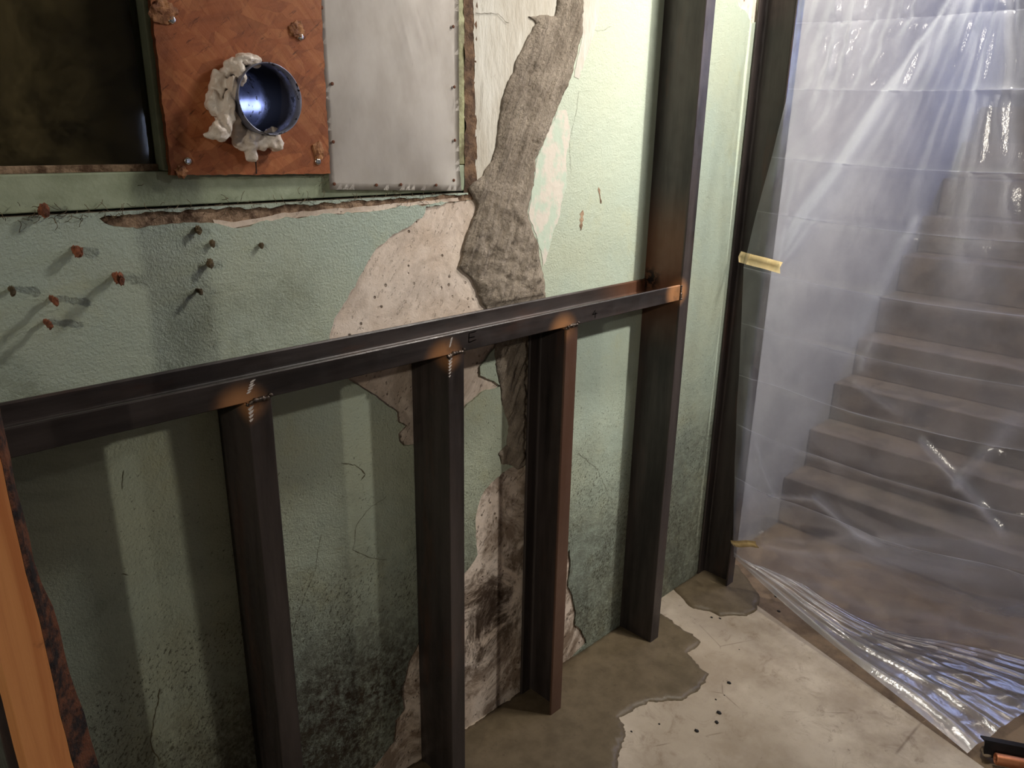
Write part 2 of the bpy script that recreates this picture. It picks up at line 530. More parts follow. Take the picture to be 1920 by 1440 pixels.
def jag(poly, step=0.006, amp=0.004, freq=38, seed=0.0, closed=True):
    out = []
    n = len(poly)
    for i in range(n if closed else n - 1):
        a = Vector((*poly[i], 0)); b = Vector((*poly[(i + 1) % n], 0))
        m_ = max(1, int((b - a).length / step))
        for j in range(m_):
            p = a.lerp(b, j / m_)
            q = noise.noise_vector(p * freq + Vector((seed, 0, 3.1))) + 0.5 * noise.noise_vector(p * freq * 2.7 + Vector((0, seed, 9)))
            out.append((p.x + q.x * amp, p.y + q.y * amp))
    return out


def inside(p, poly):
    x, y = p
    r = False
    j = len(poly) - 1
    for i in range(len(poly)):
        xi, yi = poly[i]; xj, yj = poly[j]
        if (yi > y) != (yj > y) and x < (xj - xi) * (y - yi) / (yj - yi) + xi:
            r = not r
        j = i
    return r


def edge_dist(p, poly):
    best = 1e9
    n = len(poly)
    for i in range(n):
        ax, ay = poly[i]; bx, by = poly[(i + 1) % n]
        dx, dy = bx - ax, by - ay
        t = max(0, min(1, ((p[0] - ax) * dx + (p[1] - ay) * dy) / (dx * dx + dy * dy + 1e-12)))
        d = (p[0] - ax - t * dx) ** 2 + (p[1] - ay - t * dy) ** 2
        best = min(best, d)
    return math.sqrt(best)


def sheet(outer, holes, place, thick, extra=(), height=None):
    """triangulated sheet with true holes; place(x, y, h) makes 3D; skirt drops by thick"""
    vs_, es = [], []
    for pl in [outer] + list(holes):
        s = len(vs_)
        vs_ += [Vector(p) for p in pl]
        es += [(s + i, s + (i + 1) % len(pl)) for i in range(len(pl))]
    vs_ += [Vector(p) for p in extra]
    V, E, F, _, _, _ = delaunay_2d_cdt(vs_, es, [], 0, 1e-6)
    bm = bmesh.new()
    bv = [bm.verts.new(place(v.x, v.y, height(v) if height else 0.0)) for v in V]
    for f in F:
        c = (sum(V[i].x for i in f) / len(f), sum(V[i].y for i in f) / len(f))
        if inside(c, outer) and not any(inside(c, h) for h in holes):
            try:
                bm.faces.new([bv[i] for i in f])
            except ValueError:
                pass
    bmesh.ops.delete(bm, geom=[v for v in bm.verts if not v.link_faces], context='VERTS')
    be = [e for e in bm.edges if len(e.link_faces) == 1]
    if thick:
        d = place(0, 0, 1.0) - place(0, 0, 0.0)
        r = bmesh.ops.extrude_edge_only(bm, edges=be)
        for v in r['geom']:
            if isinstance(v, bmesh.types.BMVert):
                v.co = v.co - d * thick
    return bm


W_ = lambda x, z, h: Vector((x, -h, z))
F_ = lambda x, y, h: Vector((x, y, h))


def gridpts(poly, step):
    xs = [p[0] for p in poly]; ys = [p[1] for p in poly]
    out = []
    x = min(xs) + step / 2
    while x < max(xs):
        y = min(ys) + step / 2
        while y < max(ys):
            p = (x + random.uniform(-.3, .3) * step, y + random.uniform(-.3, .3) * step)
            if inside(p, poly) and edge_dist(p, poly) > step * 0.5:
                out.append(p)
            y += step
        x += step
    return out


# ------------------------------------------------------------------ room shell
XL, XR, YF, ZC = -3.6, 5.3, -4.6, 2.75


def structure(name, bm, mat, parent=None, smooth=False):
    return obj(name, bm, mat, parent, smooth, None if parent else 'structure')


# wall with the window opening (plaster core), its paint coat and patches are parts
WX0, WX1, WZ0, WZ1 = -0.6, 1.492, 1.462, 2.45
bm = bmesh.new()
y0, y1 = 0.005, 0.16
box(bm, (XL, y0, -0.1), (2.80, y1, WZ0))
box(bm, (XL, y0, WZ0), (WX0, y1, ZC))
box(bm, (WX1, y0, WZ0), (2.80, y1, ZC))
box(bm, (WX0, y0, WZ1), (WX1, y1, ZC))
wall = structure('wall_back', bm, MT['plaster'])
wall['label'] = 'peeling green painted plaster wall behind the steel frame'

P1 = [wxz(*p) for p in [(890, 372), (862, 376), (846, 380), (800, 387), (792, 408), (738, 440), (712, 462), (690, 490), (668, 530), (650, 560), (628, 598), (617, 632),
      (640, 690), (655, 712), (668, 722), (700, 740), (722, 758), (745, 775), (745, 790), (760, 800), (747, 815), (748, 828), (758, 836), (776, 834),
      (820, 830), (866, 772), (880, 755), (905, 735), (938, 724), (926, 714), (902, 706), (900, 690), (925, 655), (960, 620), (985, 560), (975, 420)]]
P3 = [wxz(*p) for p in [(985, 868), (952, 880), (925, 900), (902, 930), (892, 968), (892, 1005), (896, 1040), (882, 1062), (868, 1078), (835, 1130), (790, 1192), (768, 1240), (754, 1290),
      (757, 1330), (742, 1350), (738, 1392), (700, 1440), (660, 1490), (655, 1560)]] + [(1.02, -0.02), (1.60, -0.02)] + [wxz(*p) for p in [(1010, 1280), (1020, 1000)]]
P4P = [wxz(*p) for p in [(1068, 1030), (1070, 1060), (1065, 1100), (1073, 1115), (1080, 1150), (1078, 1172), (1090, 1180), (1100, 1205)]] + [(1.86, -0.02), (1.76, -0.02)] + [wxz(1040, 1150), wxz(1050, 1060)]
M1 = [wxz(*p) for p in [(1060, -60), (1096, -60), (1093, 20), (1092, 60), (1075, 130), (1060, 170), (1045, 205), (1030, 240), (1018, 270), (1003, 302), (1000, 345), (988, 400), (1005, 450), (1013, 490),
      (1022, 550), (1030, 575), (1030, 620), (1022, 760), (1012, 900), (985, 872), (972, 880), (958, 872), (940, 870), (934, 850), (948, 835), (954, 800), (944, 765), (936, 720), (930, 690), (928, 660), (935, 610), (915, 580),
      (903, 565), (885, 520), (863, 502), (872, 455), (888, 412), (897, 392), (880, 352), (900, 332), (922, 302), (934, 250), (940, 190), (960, 140), (968, 115), (985, 82), (1005, 42), (992, 30), (1012, 28), (1040, 32)]]
P2 = [wxz(*p) for p in [(889, -60), (890, 60), (892, 180), (892, 300), (894, 372), (905, 372), (940, 330), (960, 240), (985, 130), (1040, 60), (1075, 30), (1078, -60)]]
CR = [wxz(*p) for p in [(184, 408), (250, 400), (400, 392), (600, 382), (900, 362), (900, 372), (860, 378), (760, 386), (700, 396), (640, 400), (590, 404), (520, 411), (470, 420), (440, 427), (405, 420), (360, 416), (320, 419), (260, 426), (215, 424), (195, 416)]]
RB = [wxz(*p) for p in [(1372, -40), (1385, 12), (1402, 25), (1409, 45), (1420, 40), (1425, -40)]]
CAV = [wxz(*p) for p in [(872, -60), (878, 380), (900, 380), (894, -60)]]
holes = [jag(P1, seed=1), jag(P3, seed=2), jag(P4P, seed=3, amp=0.003), jag(M1, seed=4), jag(P2, seed=5), jag(CR, seed=6, amp=0.005), jag(RB, seed=8), CAV,
         [(WX0, WZ0), (WX0, WZ1), (WX1, WZ1), (WX1, WZ0)]]
outer = [(XL, 0.0), (2.80, 0.0), (2.80, ZC), (XL, ZC)]
bm = sheet(outer, holes, W_, 0.006)
obj('paint_coat', bm, MT['paint'], wall)
# whitish skim above, scuffed filler, dirty broken strip, blue flakes
bm = sheet(jag(P2, seed=5), [], lambda x, z, h: Vector((x, 0.002 - h, z)), 0.004)
obj('white_plaster_patch', bm, MT['white'], wall)
bm = sheet(jag(CR, seed=6, amp=0.003), [], lambda x, z, h: Vector((x, 0.0035 - h, z)), 0.001)
obj('broken_plaster_edge', bm, MT['dirt'], wall)
CR2 = [wxz(*p) for p in [(400, 412), (440, 416), (480, 410), (530, 400), (600, 394), (700, 386), (860, 371), (862, 377), (760, 387), (700, 397), (640, 401), (590, 405), (520, 412), (470, 421), (440, 428), (405, 422)]]
obj('broken_plaster_lip', sheet(jag(CR2, seed=16, amp=0.002), [], lambda x, z, h: Vector((x, 0.0025 - h, z)), 0.001), MT['plaster'], wall)
SM = [wxz(*p) for p in [(1005, 302), (1030, 240), (1046, 208), (1062, 205), (1070, 240), (1062, 300), (1062, 350), (1048, 400), (1035, 440), (1020, 500), (1008, 450), (990, 400), (1000, 345)]]
obj('filler_smear', sheet(jag(SM, seed=9, amp=0.006), [], W_, 0.0, height=lambda v: 0.0008), MT['smear'], wall)
SM2 = [wxz(*p) for p in [(1090, -60), (1130, -60), (1120, 40), (1098, 110), (1084, 150), (1075, 145), (1092, 70)]]
obj('filler_smear', sheet(jag(SM2, seed=19, amp=0.006), [], W_, 0.0, height=lambda v: 0.0008), MT['white'], wall)
for pts in ([(905, 706), (903, 692), (918, 665), (932, 680), (935, 712), (926, 716)], [(738, 1362), (735, 1395), (712, 1428), (697, 1420), (700, 1385), (715, 1368)], [(690, 765), (742, 772), (748, 800), (726, 790), (705, 778)]):
    obj('blue_paint_flake', sheet(jag([wxz(*p) for p in pts], seed=11, amp=0.002), [], lambda x, z, h: Vector((x, 0.002 - h, z)), 0.003), MT['flake'], wall)

# mortar filling of the big crack, raised and trowelled
m1 = jag(jag(M1, step=0.008, amp=0.005, seed=4), step=0.004, amp=0.0022, freq=120, seed=6)


def m1h(v):
    d = edge_dist(v, m1)
    e = min(1.0, d / 0.02)
    n = noise.noise(Vector((v.x * 30, 0, v.y * 30))) * 0.5 + noise.noise(Vector((v.x * 75, 5, v.y * 75))) * 0.25
    r = noise.noise(Vector(((v.x * 0.88 - v.y * 0.47) * 90, 2, (v.x * 0.47 + v.y * 0.88) * 12)))
    lo = max(0, min(1, (1.5 - v.y) * 6)) * (1 if v.y > 1.15 else 0.2)
    k_ = 0.6 + 0.9 * lo
    h = 0.001 + e * (0.007 + 0.009 * n * k_ + 0.006 * r)
    if 1.13 < v.y < 1.203 or (v.x > 1.670 and v.y < 1.203):
        h = min(h, 0.0009)          # pressed flat behind the steel
    return h


bm = sheet(m1, [], W_, 0.006, gridpts(m1, 0.0058), m1h)
obj('crack_mortar', bm, MT['mortar'], wall, True)

# room
bm = bmesh.new(); box(bm, (XL, YF, ZC), (XR, 0.4, ZC + 0.1)); structure('ceiling', bm, MT['ceil'])
bm = bmesh.new(); box(bm, (XL - 0.1, YF, -0.1), (XL, 0.16, ZC)); structure('wall_left', bm, MT['room'])
bm = bmesh.new(); box(bm, (XR, YF, -0.1), (XR + 0.1, 0.16, ZC)); structure('wall_right', bm, MT['stairwall'])
bm = bmesh.new()
wx = (2.49, 3.0); wz = (1.39, 1.66)
box(bm, (XL, YF - 0.1, -0.1), (wx[0], YF, ZC)); box(bm, (wx[1], YF - 0.1, -0.1), (XR, YF, ZC))
box(bm, (wx[0], YF - 0.1, -0.1), (wx[1], YF, wz[0])); box(bm, (wx[0], YF - 0.1, wz[1]), (wx[1], YF, ZC))
structure('wall_front', bm, MT['room'])
bm = bmesh.new(); box(bm, (wx[0], YF - 0.06, wz[0]), (wx[1], YF - 0.05, wz[1])); structure('window_2', bm, MT['daylight'])
bm = bmesh.new(); box(bm, (2.80, 0.0, -0.1), (XR, 0.16, ZC)); structure('wall_stairwell', bm, MT['stairwall'])

# floor slab (its edge runs askew across the doorway) and the lower landing
e1 = Vector((2.62, -0.272)); e2 = Vector((2.403, -1.007)); dd = (e2 - e1)
pA = e1 - dd * 0.6; pB = e1 + dd * 5.9
slab = [(XL, 0.16), (pA.x, 0.16), (pA.x, pA.y), (pB.x, pB.y), (XL, pB.y)]
bm = sheet(slab, [], F_, 0.1)
structure('floor', bm, MT['floor'])
bm = bmesh.new(); box(bm, (XL, YF, -0.12), (XR, 0.16, -0.016)); structure('floor_landing', bm, MT['landing'])  # darker concrete colour paints in the shade below the slab edge

# mortar spread on the floor around the post feet
MF = [fxy(*p) for p in [(1160, 1171), (1237, 1122), (1237, 1149), (1261, 1164), (1280, 1181), (1299, 1189), (1313, 1207), (1302, 1216), (1289, 1223), (1304, 1245), (1328, 1264), (1321, 1280), (1308, 1296), (1280, 1312), (1216, 1317), (1187, 1331), (1163, 1347), (1173, 1373), (1168, 1398), (1160, 1427), (1155, 1450), (1100, 1600), (900, 1900)]]
MF = [(min(x, 9), min(y, 0.004)) for x, y in MF] + [(0.6, -0.3), (0.6, 0.004)]
mf = jag(jag(MF, step=0.008, amp=0.007, freq=30, seed=12), step=0.004, amp=0.003, freq=110, seed=3)
mf = [(x, min(y, 0.004)) for x, y in mf]


def mfh(v):
    e = min(1.0, edge_dist(v, mf) / 0.005)
    return 0.001 + e * (0.0035 + 0.0012 * noise.noise(Vector((v.x * 14, v.y * 14, 0))) + 0.0006 * noise.noise(Vector((v.x * 90, v.y * 30, 4))))


bm = sheet(mf, [], F_, 0.004, gridpts(mf, 0.016), mfh)
t = obj('floor_mortar', bm, MT['grout'], None, True)
tag(t, 'wide damp grey mortar patch spread along the wall foot around the posts', 'mortar')
MG = [fxy(*p) for p in [(1259, 1103), (1272, 1096), (1310, 1073), (1340, 1052), (1382, 1060), (1395, 1076), (1408, 1095), (1424, 1120), (1420, 1143), (1401, 1156), (1376, 1154), (1350, 1156), (1328, 1146), (1299, 1141), (1286, 1130)]]
mg = [(x, min(y, 0.004)) for x, y in jag([(x, min(y, 0.004)) for x, y in MG], step=0.008, amp=0.005, freq=30, seed=14)]


def mgh(v):
    return 0.001 + min(1.0, edge_dist(v, mg) / 0.005) * (0.006 + 0.0016 * noise.noise(Vector((v.x * 14, v.y * 14, 0))))


t = obj('floor_mortar', sheet(mg, [], F_, 0.012, gridpts(mg, 0.016), mgh), MT['grout'], None, True)
tag(t, 'small damp grey mortar patch around the foot of the post beside the plastic', 'mortar')


# ------------------------------------------------------------------ steel channels
def channel_profile(web=WEB, fl=FL, tw=0.006, tf=0.008, r=0.007):
    """C section: web along y (0 .. -web) at x=0, flanges to +x; returned as (x, y)"""
    p = [(0, 0), (fl - 0.002, 0), (fl, -0.002), (fl, -tf + 0.003)]
    p += [(fl - 0.003, -tf)]
    for i in range(5):
        a = pi / 2 + i * pi / 8
        p.append((tw + r + r * cos(a), -tf - r + r * sin(a)))
    for i in range(5):
        a = pi + i * pi / 8
        p.append((tw + r + r * cos(a), -web + tf + r + r * sin(a)))
    p += [(fl - 0.003, -web + tf), (fl, -web + tf - 0.003), (fl, -web + 0.002), (fl - 0.002, -web)]
    p += [(0.0015, -web), (0, -web + 0.0015)]
    return p


def extrude_profile(prof, place, l0, l1, n=1):
    bm = bmesh.new()
    rings = []
    for i in range(n + 1):
        l = l0 + (l1 - l0) * i / n
        rings.append([bm.verts.new(place(x, y, l)) for x, y in prof])
    k_ = len(prof)
    for a, b in zip(rings, rings[1:]):
        for j in range(k_):
            bm.faces.new((a[j], a[(j + 1) % k_], b[(j + 1) % k_], b[j]))
    bm.faces.new(rings[0]); bm.faces.new(rings[-1])
    return bm


prof = channel_profile()
GAP = 0.0015


def post_bm(x, s, z0, z1):
    return extrude_profile(prof, lambda a, b, l: Vector((x + s * a, b - GAP, l)), z0, z1)


def bead(pts, r, seed=0, flat=1.0):
    """rippled weld bead along a 3D polyline"""
    bm = bmesh.new()
    n = 8
    P = []
    for a, b in zip(pts, pts[1:]):
        a = Vector(a); b = Vector(b)
        m_ = max(2, int((b - a).length / 0.0022))
        P += [a.lerp(b, i / m_) for i in range(m_)]
    P.append(Vector(pts[-1]))
    rings = []
    for i, p in enumerate(P):
        d = (P[min(i + 1, len(P) - 1)] - P[max(i - 1, 0)]).normalized()
        u = d.orthogonal().normalized(); v = d.cross(u)
        rr = r * (0.75 + 0.22 * sin(i * 1.9) + 0.5 * noise.noise(p * 160 + Vector((seed, 0, 0))))
        if i in (0, len(P) - 1):
            rr *= 0.35
        rings.append([bm.verts.new(p + (u * cos(2 * pi * j / n) + v * sin(2 * pi * j / n)) * rr) for j in range(n)])
    for a, b in zip(rings, rings[1:]):
        for j in range(n):
            bm.faces.new((a[j], a[(j + 1) % n], b[(j + 1) % n], b[j]))
    bm.faces.new(rings[0]); bm.faces.new(rings[-1])
    return bm


def prism(pts, y0, y1):
    """flat outline (x, z) given a little thickness along y"""
    bm = bmesh.new()
    a = [bm.verts.new((x, y0, z)) for x, z in pts]; b = [bm.verts.new((x, y1, z)) for x, z in pts]
    bm.faces.new(a); bm.faces.new(b)
    for i in range(len(pts)):
        bm.faces.new((a[i], a[(i + 1) % len(pts)], b[(i + 1) % len(pts)], b[i]))
    return bm


frame = thing('steel_framework', 'welded dark steel channel frame of rail and posts against the green wall', 'steel frame', (1.3, -0.06, 0))
rail = obj('rail', extrude_profile(prof, lambda a, b, l: Vector((l, b - GAP, ZR - FL + a)), -1.2, RAIL_X), MT['railsteel'], frame)
for i, x in enumerate(POSTS):
    s = -1 if i == 3 else 1
    p = obj('post', post_bm(x, s, 0.0, ZR - FL), MT['steel'], frame)
    xa, xb = (x, x + FL) if s > 0 else (x - FL, x)
    zt = ZR - FL
    y = -WEB - GAP
    bd = obj('weld_bead', bead([(xa - 0.002, y + 0.002, zt - 0.006), (xa + 0.012, y - 0.001, zt + 0.001), (xb - 0.004, y - 0.001, zt + 0.001), (xb + 0.001, y, zt + 0.007)], 0.0055, i), MT['weld'], p, True)
    bd['label'] = 'lumpy grey weld bead at the post head'
    # side weld at the web
    bd = obj('weld_bead', bead([(xa - 0.001, y + 0.003, zt - 0.004), (xa - 0.001, y + 0.05, zt - 0.001)], 0.003, i + 5), MT['steel'], p, True)
    if i in (1, 2):
        # bright grinder strokes beside the joint
        for q, (dx, dz, L_) in enumerate([(0.004 + 0.002 * j, 0.010 + 0.0045 * j, 0.009 + 0.002 * (j % 3)) for j in range(5 if i == 1 else 4)]):
            v0 = Vector((xa - 0.004 + (dx if i == 1 else 0.004 + dx * 0.6), zt + dz + 0.006))
            a = 0.35 if i == 1 else 1.0
            d1 = Vector((cos(a), sin(a))) * L_; d2 = Vector((-sin(a), cos(a))) * 0.0017
            obj('grinder_stroke', prism([v0 - d2 * .4, v0 + d1 * .5 - d2, v0 + d1, v0 + d1 * .5 + d2, v0 + d2 * .4], y - 0.0006, y + 0.0006), MT['ground'], rail)
        for q in range(6 if i == 2 else 4):
            L_ = 0.012 - 0.0012 * q
            v0 = Vector((xa + 0.001, zt - 0.014 - 0.0068 * q))
            d1 = Vector((cos(0.6), sin(0.6))) * L_; d2 = Vector((-sin(0.6), cos(0.6))) * (0.0024 - 0.0002 * q)
            obj('grinder_stroke', prism([v0 - d2, v0 + d1 * .6 - d2, v0 + d1, v0 + d1 * .5 + d2, v0 + d2], y - 0.0006, y + 0.0006), MT['ground'], p)
tall = obj('post', post_bm(P4, 1, 0.0, ZC - 0.05), MT['steel'], frame)
tall['label'] = 'tall post reaching the ceiling at the rail end'
obj('weld_bead', bead([(P4 - 0.003, -0.004, ZR + 0.001), (P4 - 0.003, -0.006, ZR - 0.03)], 0.006, 21), MT['weld'], tall, True)
obj('weld_bead', bead([(P4 - 0.001, -WEB - 0.001, ZR - 0.001), (P4 - 0.001, -WEB - 0.003, ZR - FL)], 0.0045, 22), MT['weld'], tall, True)


# chalked marks on the front of the rail
def marks(name, strokes, ox, oz, sc_):
    bm = bmesh.new()
    for a, b in strokes:
        a = Vector((ox + a[0] * sc_, -WEB - GAP - 0.0004, oz + a[1] * sc_)); b = Vector((ox + b[0] * sc_, -WEB - GAP - 0.0004, oz + b[1] * sc_))
        d = (b - a).normalized(); n = Vector((-d.z, 0, d.x)) * 0.0008
        f = bm.faces.new([bm.verts.new(a - n), bm.verts.new(b - n), bm.verts.new(b + n), bm.verts.new(a + n)])
    bmesh.ops.solidify(bm, geom=bm.faces[:], thickness=0.0003)
    o = obj(name, bm, MT['chalk'], rail)
    return o


pE = at(886, 632, 1, -WEB - GAP)
marks('chalk_mark', [((-.5, .5), (-.55, -.5)), ((-.5, .5), (.5, .55)), ((-.5, 0), (.3, .0)), ((-.55, -.5), (.5, -.35))], pE.x, pE.z, 0.020)
p4 = at(1115, 589, 1, -WEB - GAP)
marks('chalk_mark', [((.1, .6), (-.5, .0)), ((-.5, .0), (.55, .05)), ((.15, .3), (.1, -.6))], p4.x, p4.z, 0.017)

dp = obj('steel_post', post_bm(P5, -1, -0.01, ZC - 0.05), MT['steel'])
tag(dp, 'tall dark steel channel post standing between green wall and hanging plastic', 'steel post')

# ------------------------------------------------------------------ window with its boarding
win = obj('window_1', (lambda b: (box(b, (WX0, 0.004, 1.4665), (1.478, 0.06, 1.521), 0.002), b)[1])(bmesh.new()), MT['frame'], None, False, 'structure')
win['label'] = 'old green painted timber window frame in the wall'
bm = bmesh.new(); box(bm, (1.40, 0.003, 1.522), (1.478, 0.06, 2.44), 0.002); obj('frame_stile', bm, MT['oldframe'], win)
bm = bmesh.new(); box(bm, (0.832, 0.004, 1.522), (0.865, 0.06, 2.44), 0.002); obj('frame_stile', bm, MT['frame'], win)
bm = bmesh.new(); box(bm, (WX0, 0.022, 1.521), (0.832, 0.05, 1.532), 0.001); obj('glazing_bead', bm, MT['dirt'], win)
bm = bmesh.new(); box(bm, (WX0, 0.030, 1.532), (0.832, 0.034, 2.44)); obj('pane', bm, MT['glass'], win)
oh = [(0.995 + 0.060 * cos(a * pi / 16), 1.636 + 0.060 * sin(a * pi / 16)) for a in range(32)]
bm = sheet([(WX0 - .05, WZ0 - .05), (WX1 + .05, WZ0 - .05), (WX1 + .05, WZ1 + .05), (WX0 - .05, WZ1 + .05)], [oh], lambda x, z, h: Vector((x, 0.165 - h, z)), 0.04)
structure('dark_backing_panel', bm, MT['dark'])  # dark panel added behind the window so the glass stays dark
# rough cavity right of the stile
cv = jag([(1.476, 1.45), (1.512, 1.45), (1.510, 1.60), (1.504, 1.68), (1.511, 1.80), (1.508, 2.4), (1.476, 2.4)], step=0.012, amp=0.005, seed=31)
obj('broken_plaster_edge', sheet(cv, [], lambda x, z, h: Vector((x, 0.0035 - h, z)), 0.0, gridpts(cv, 0.012), lambda v: 0.006 * abs(noise.noise(Vector((v.x * 60, 0, v.y * 40))))), MT['cavity'], wall, True)

# OSB panel
osb = thing('strand_board', 'orange brown strand board screwed over the window beside the dark glass', 'board', (0.985, -0.006, 1.66))
ob = jag([(0.838, 1.516), (1.130, 1.511), (1.134, 2.12), (0.839, 2.12)], step=0.006, amp=0.0022, freq=60, seed=41)
hole = [(0.995 + 0.060 * cos(a * pi / 16), 1.640 + 0.060 * sin(a * pi / 16)) for a in range(32)]
bm = sheet(ob, [hole], lambda x, z, h: Vector((x, -0.012 - h, z)), 0.0115)
obj('panel', bm, MT['osb'], osb)


def screw_bm(c, r):
    bm = bmesh.new()
    bmesh.ops.create_uvsphere(bm, u_segments=16, v_segments=8, radius=r)
    for v in bm.verts:
        v.co.y *= 0.62
    # cross recess: push the verts of a cross back
    for v in bm.verts:
        if v.co.y < 0 and (abs(v.co.x) < r * 0.16 or abs(v.co.z) < r * 0.16) and abs(v.co.x) + abs(v.co.z) < r * 0.75:
            v.co.y *= 0.55
        v.co += Vector(c)
    return bm


for px, py in [(322, 37), (563, 69), (352, 302), (596, 303)]:
    p = at(px, py, 1, -0.013)
    obj('screw', screw_bm(p, 0.0062), MT['screw'], osb, True)


def lump(c, r, seed, mat_scale=1.0, squash=(1, 1, 1), sub=3, amp=0.5, fr=1.3):
    bm = bmesh.new()
    bmesh.ops.create_icosphere(bm, subdivisions=sub, radius=1)
    for v in bm.verts:
        n = noise.noise(v.co * fr + Vector((seed * 3.7, seed, 0))) + 0.5 * noise.noise(v.co * fr * 2.6 + Vector((0, seed * 2, 7)))
        q = v.co * (1 + amp * n)
        v.co = Vector((q.x * squash[0], q.y * squash[1], q.z * squash[2])) * r + Vector(c)
    return bm


for i, (px, py, r, sq) in enumerate([(306, 22, 0.017, (1.1, .35, .9)), (557, 56, 0.014, (.9, .45, 1)), (597, 282, 0.013, (.8, .5, 1.2)), (340, 322, 0.009, (1, .5, 1))]):
    p = at(px, py, 1, -0.013)
    obj('torn_splinter', lump(p, r, i + 51, squash=(sq[0], sq[1] * .6, sq[2]), amp=0.5, fr=1.8), MT['wood'], osb)

# crack below the pipe in the board
bm = bmesh.new()
a = at(478, 285, 1, -0.0124); b = at(481, 326, 1, -0.0124)
bm.faces.new([bm.verts.new(a + Vector((-.001, 0, 0))), bm.verts.new(b + Vector((-.0006, 0, 0))), bm.verts.new(b + Vector((.001, 0, 0))), bm.verts.new(a + Vector((.0016, 0, 0)))])
obj('split', bm, MT['soot'], osb)

# aluminium sheet
alu = thing('aluminium_sheet', 'scratched aluminium sheet nailed over the window right of the strand board', 'metal sheet', (1.29, -0.01, 1.66))
bm = bmesh.new()
N_ = 24
gv = []
for i in range(N_ + 1):
    row = []
    for j in range(N_ * 2 + 1):
        u, v = i / N_, j / (N_ * 2)
        x = (1.131 + 0.003 * (1 - v) - 0.003) * (1 - u) + 1.453 * u
        z0_ = 1.482 * (1 - u) + 1.468 * u
        z = z0_ + (2.12 - z0_) * v
        y = -0.0055 - 0.004 * (0.5 + 0.5 * noise.noise(Vector((x * 6, 0, z * 6)))) - 0.006 * max(0, 1 - v * 12) * max(0, (u - 0.75) * 4)
        row.append(bm.verts.new((x, y, z)))
    gv.append(row)
for i in range(N_):
    for j in range(N_ * 2):
        bm.faces.new((gv[i][j], gv[i + 1][j], gv[i + 1][j + 1], gv[i][j + 1]))
bmesh.ops.solidify(bm, geom=bm.faces[:], thickness=0.0015)
obj('sheet', bm, MT['alu'], alu, True)
for px, py in [(603, 14), (850, 50), (852, 163), (853, 263), (627, 345), (706, 347), (752, 346), (818, 347), (625, 266), (623, 157), (851, 338)]:
    p = at(px, py, 1, -0.010)
    obj('nail', screw_bm(p, 0.0032), MT['nail'], alu, True)

# vent pipe and its foam
PX, PZ, PR = 0.995, 1.636, 0.056
pipe = thing('vent_pipe', 'short sooty round metal vent pipe sticking out of the strand board', 'pipe', (PX, -0.02, PZ))
bm = bmesh.new()
n = 64
rings = []
for (y, r) in [(0.19, PR - 0.001), (-0.062, PR), (-0.0635, PR + 0.0008), (-0.0640, PR), (-0.0635, PR - 0.0012), (-0.045, PR - 0.002), (-0.02, PR - 0.002), (0.03, PR - 0.002), (0.08, PR - 0.002), (0.19, PR - 0.003)]:
    rings.append([bm.verts.new((PX + r * cos(2 * pi * j / n), y, PZ + r * sin(2 * pi * j / n))) for j in range(n)])
for a, b in zip(rings, rings[1:]):
    for j in range(n):
        bm.faces.new((a[j], a[(j + 1) % n], b[(j + 1) % n], b[j]))
k = M('vent_pipe_metal', 0.28, metal=0.85)
yy = k.axis(1)
xx = k.axis(0)
wob = k.math('ADD', yy, k.math('MULTIPLY', k.math('SUBTRACT', k.noise(26, 5, 0.7), 0.5), 0.05))
sootf = k.math('MULTIPLY', k.ramp(wob, -0.055, -0.02, 0.1, 1.0), k.ramp(wob, 0.045, 0.085, 1.0, 0.0))
c_ = k.mix(k.ramp(k.noise(20, 5), 0.35, 0.7), srgb(168, 172, 196), srgb(128, 130, 150))  # zinc tinted bluish to paint in reflected daylight
spots = k.ramp(k.noise(70, 3, 0.6), 0.60, 0.64)
c_ = k.mix(k.math('MAXIMUM', sootf, spots), c_, srgb(34, 28, 26))
k.color(c_)
k.b.inputs['Metallic'].default_value = 0.45
k.rough(k.math('ADD', 0.3, k.math('MULTIPLY', sootf, 0.5)))
obj('tube', bm, k.m, pipe, True)
fm = bmesh.new()


def addl(bmX):
    me = bpy.data.meshes.new('tmp'); bmX.to_mesh(me); bmX.free(); fm.from_mesh(me); bpy.data.meshes.remove(me)


def foam_at(px, py, y, r, seed, sq=(1, .8, 1)):
    p = at(px, py, 1, y)
    addl(lump(p, r, seed, squash=sq, amp=0.45))


for i, (px, py, y, r, sq) in enumerate([
    (410, 160, -0.020, 0.017, (.8, .9, 1.3)), (402, 195, -0.024, 0.018, (.8, .9, 1.1)), (412, 215, -0.022, 0.014, (.7, .9, 1.1)), (422, 140, -0.02, 0.012, (.8, 1, 1)),
    (440, 125, -0.03, 0.016, (1, 1, .9)), (462, 112, -0.035, 0.015, (1.3, 1, .7)), (478, 116, -0.035, 0.012, (1, 1, .8)), (452, 140, -0.045, 0.012, (.7, 1, 1.4)),
    (436, 165, -0.045, 0.012, (.6, 1, 1.6)), (430, 195, -0.045, 0.013, (.7, 1, 1.5)), (424, 225, -0.045, 0.015, (.8, 1, 1.3)), (412, 245, -0.045, 0.017, (1.0, .7, .9)), (396, 254, -0.042, 0.010, (1.3, .6, .6)),
    (445, 242, -0.02, 0.018, (1, .9, 1)), (462, 262, -0.02, 0.020, (1.2, .9, .9)), (470, 282, -0.022, 0.014, (.7, .8, 1.4)), (488, 268, -0.022, 0.015, (1, .9, .8)), (512, 262, -0.026, 0.017, (1, .9, 1.1)), (522, 272, -0.028, 0.010, (.8, .9, 1.1)), (440, 215, -0.03, 0.013, (.7, 1, 1.3))]):
    foam_at(px, py, y, r, i + 3, sq)
fo = obj('foam_seal', fm, MT['foam'], pipe, True)
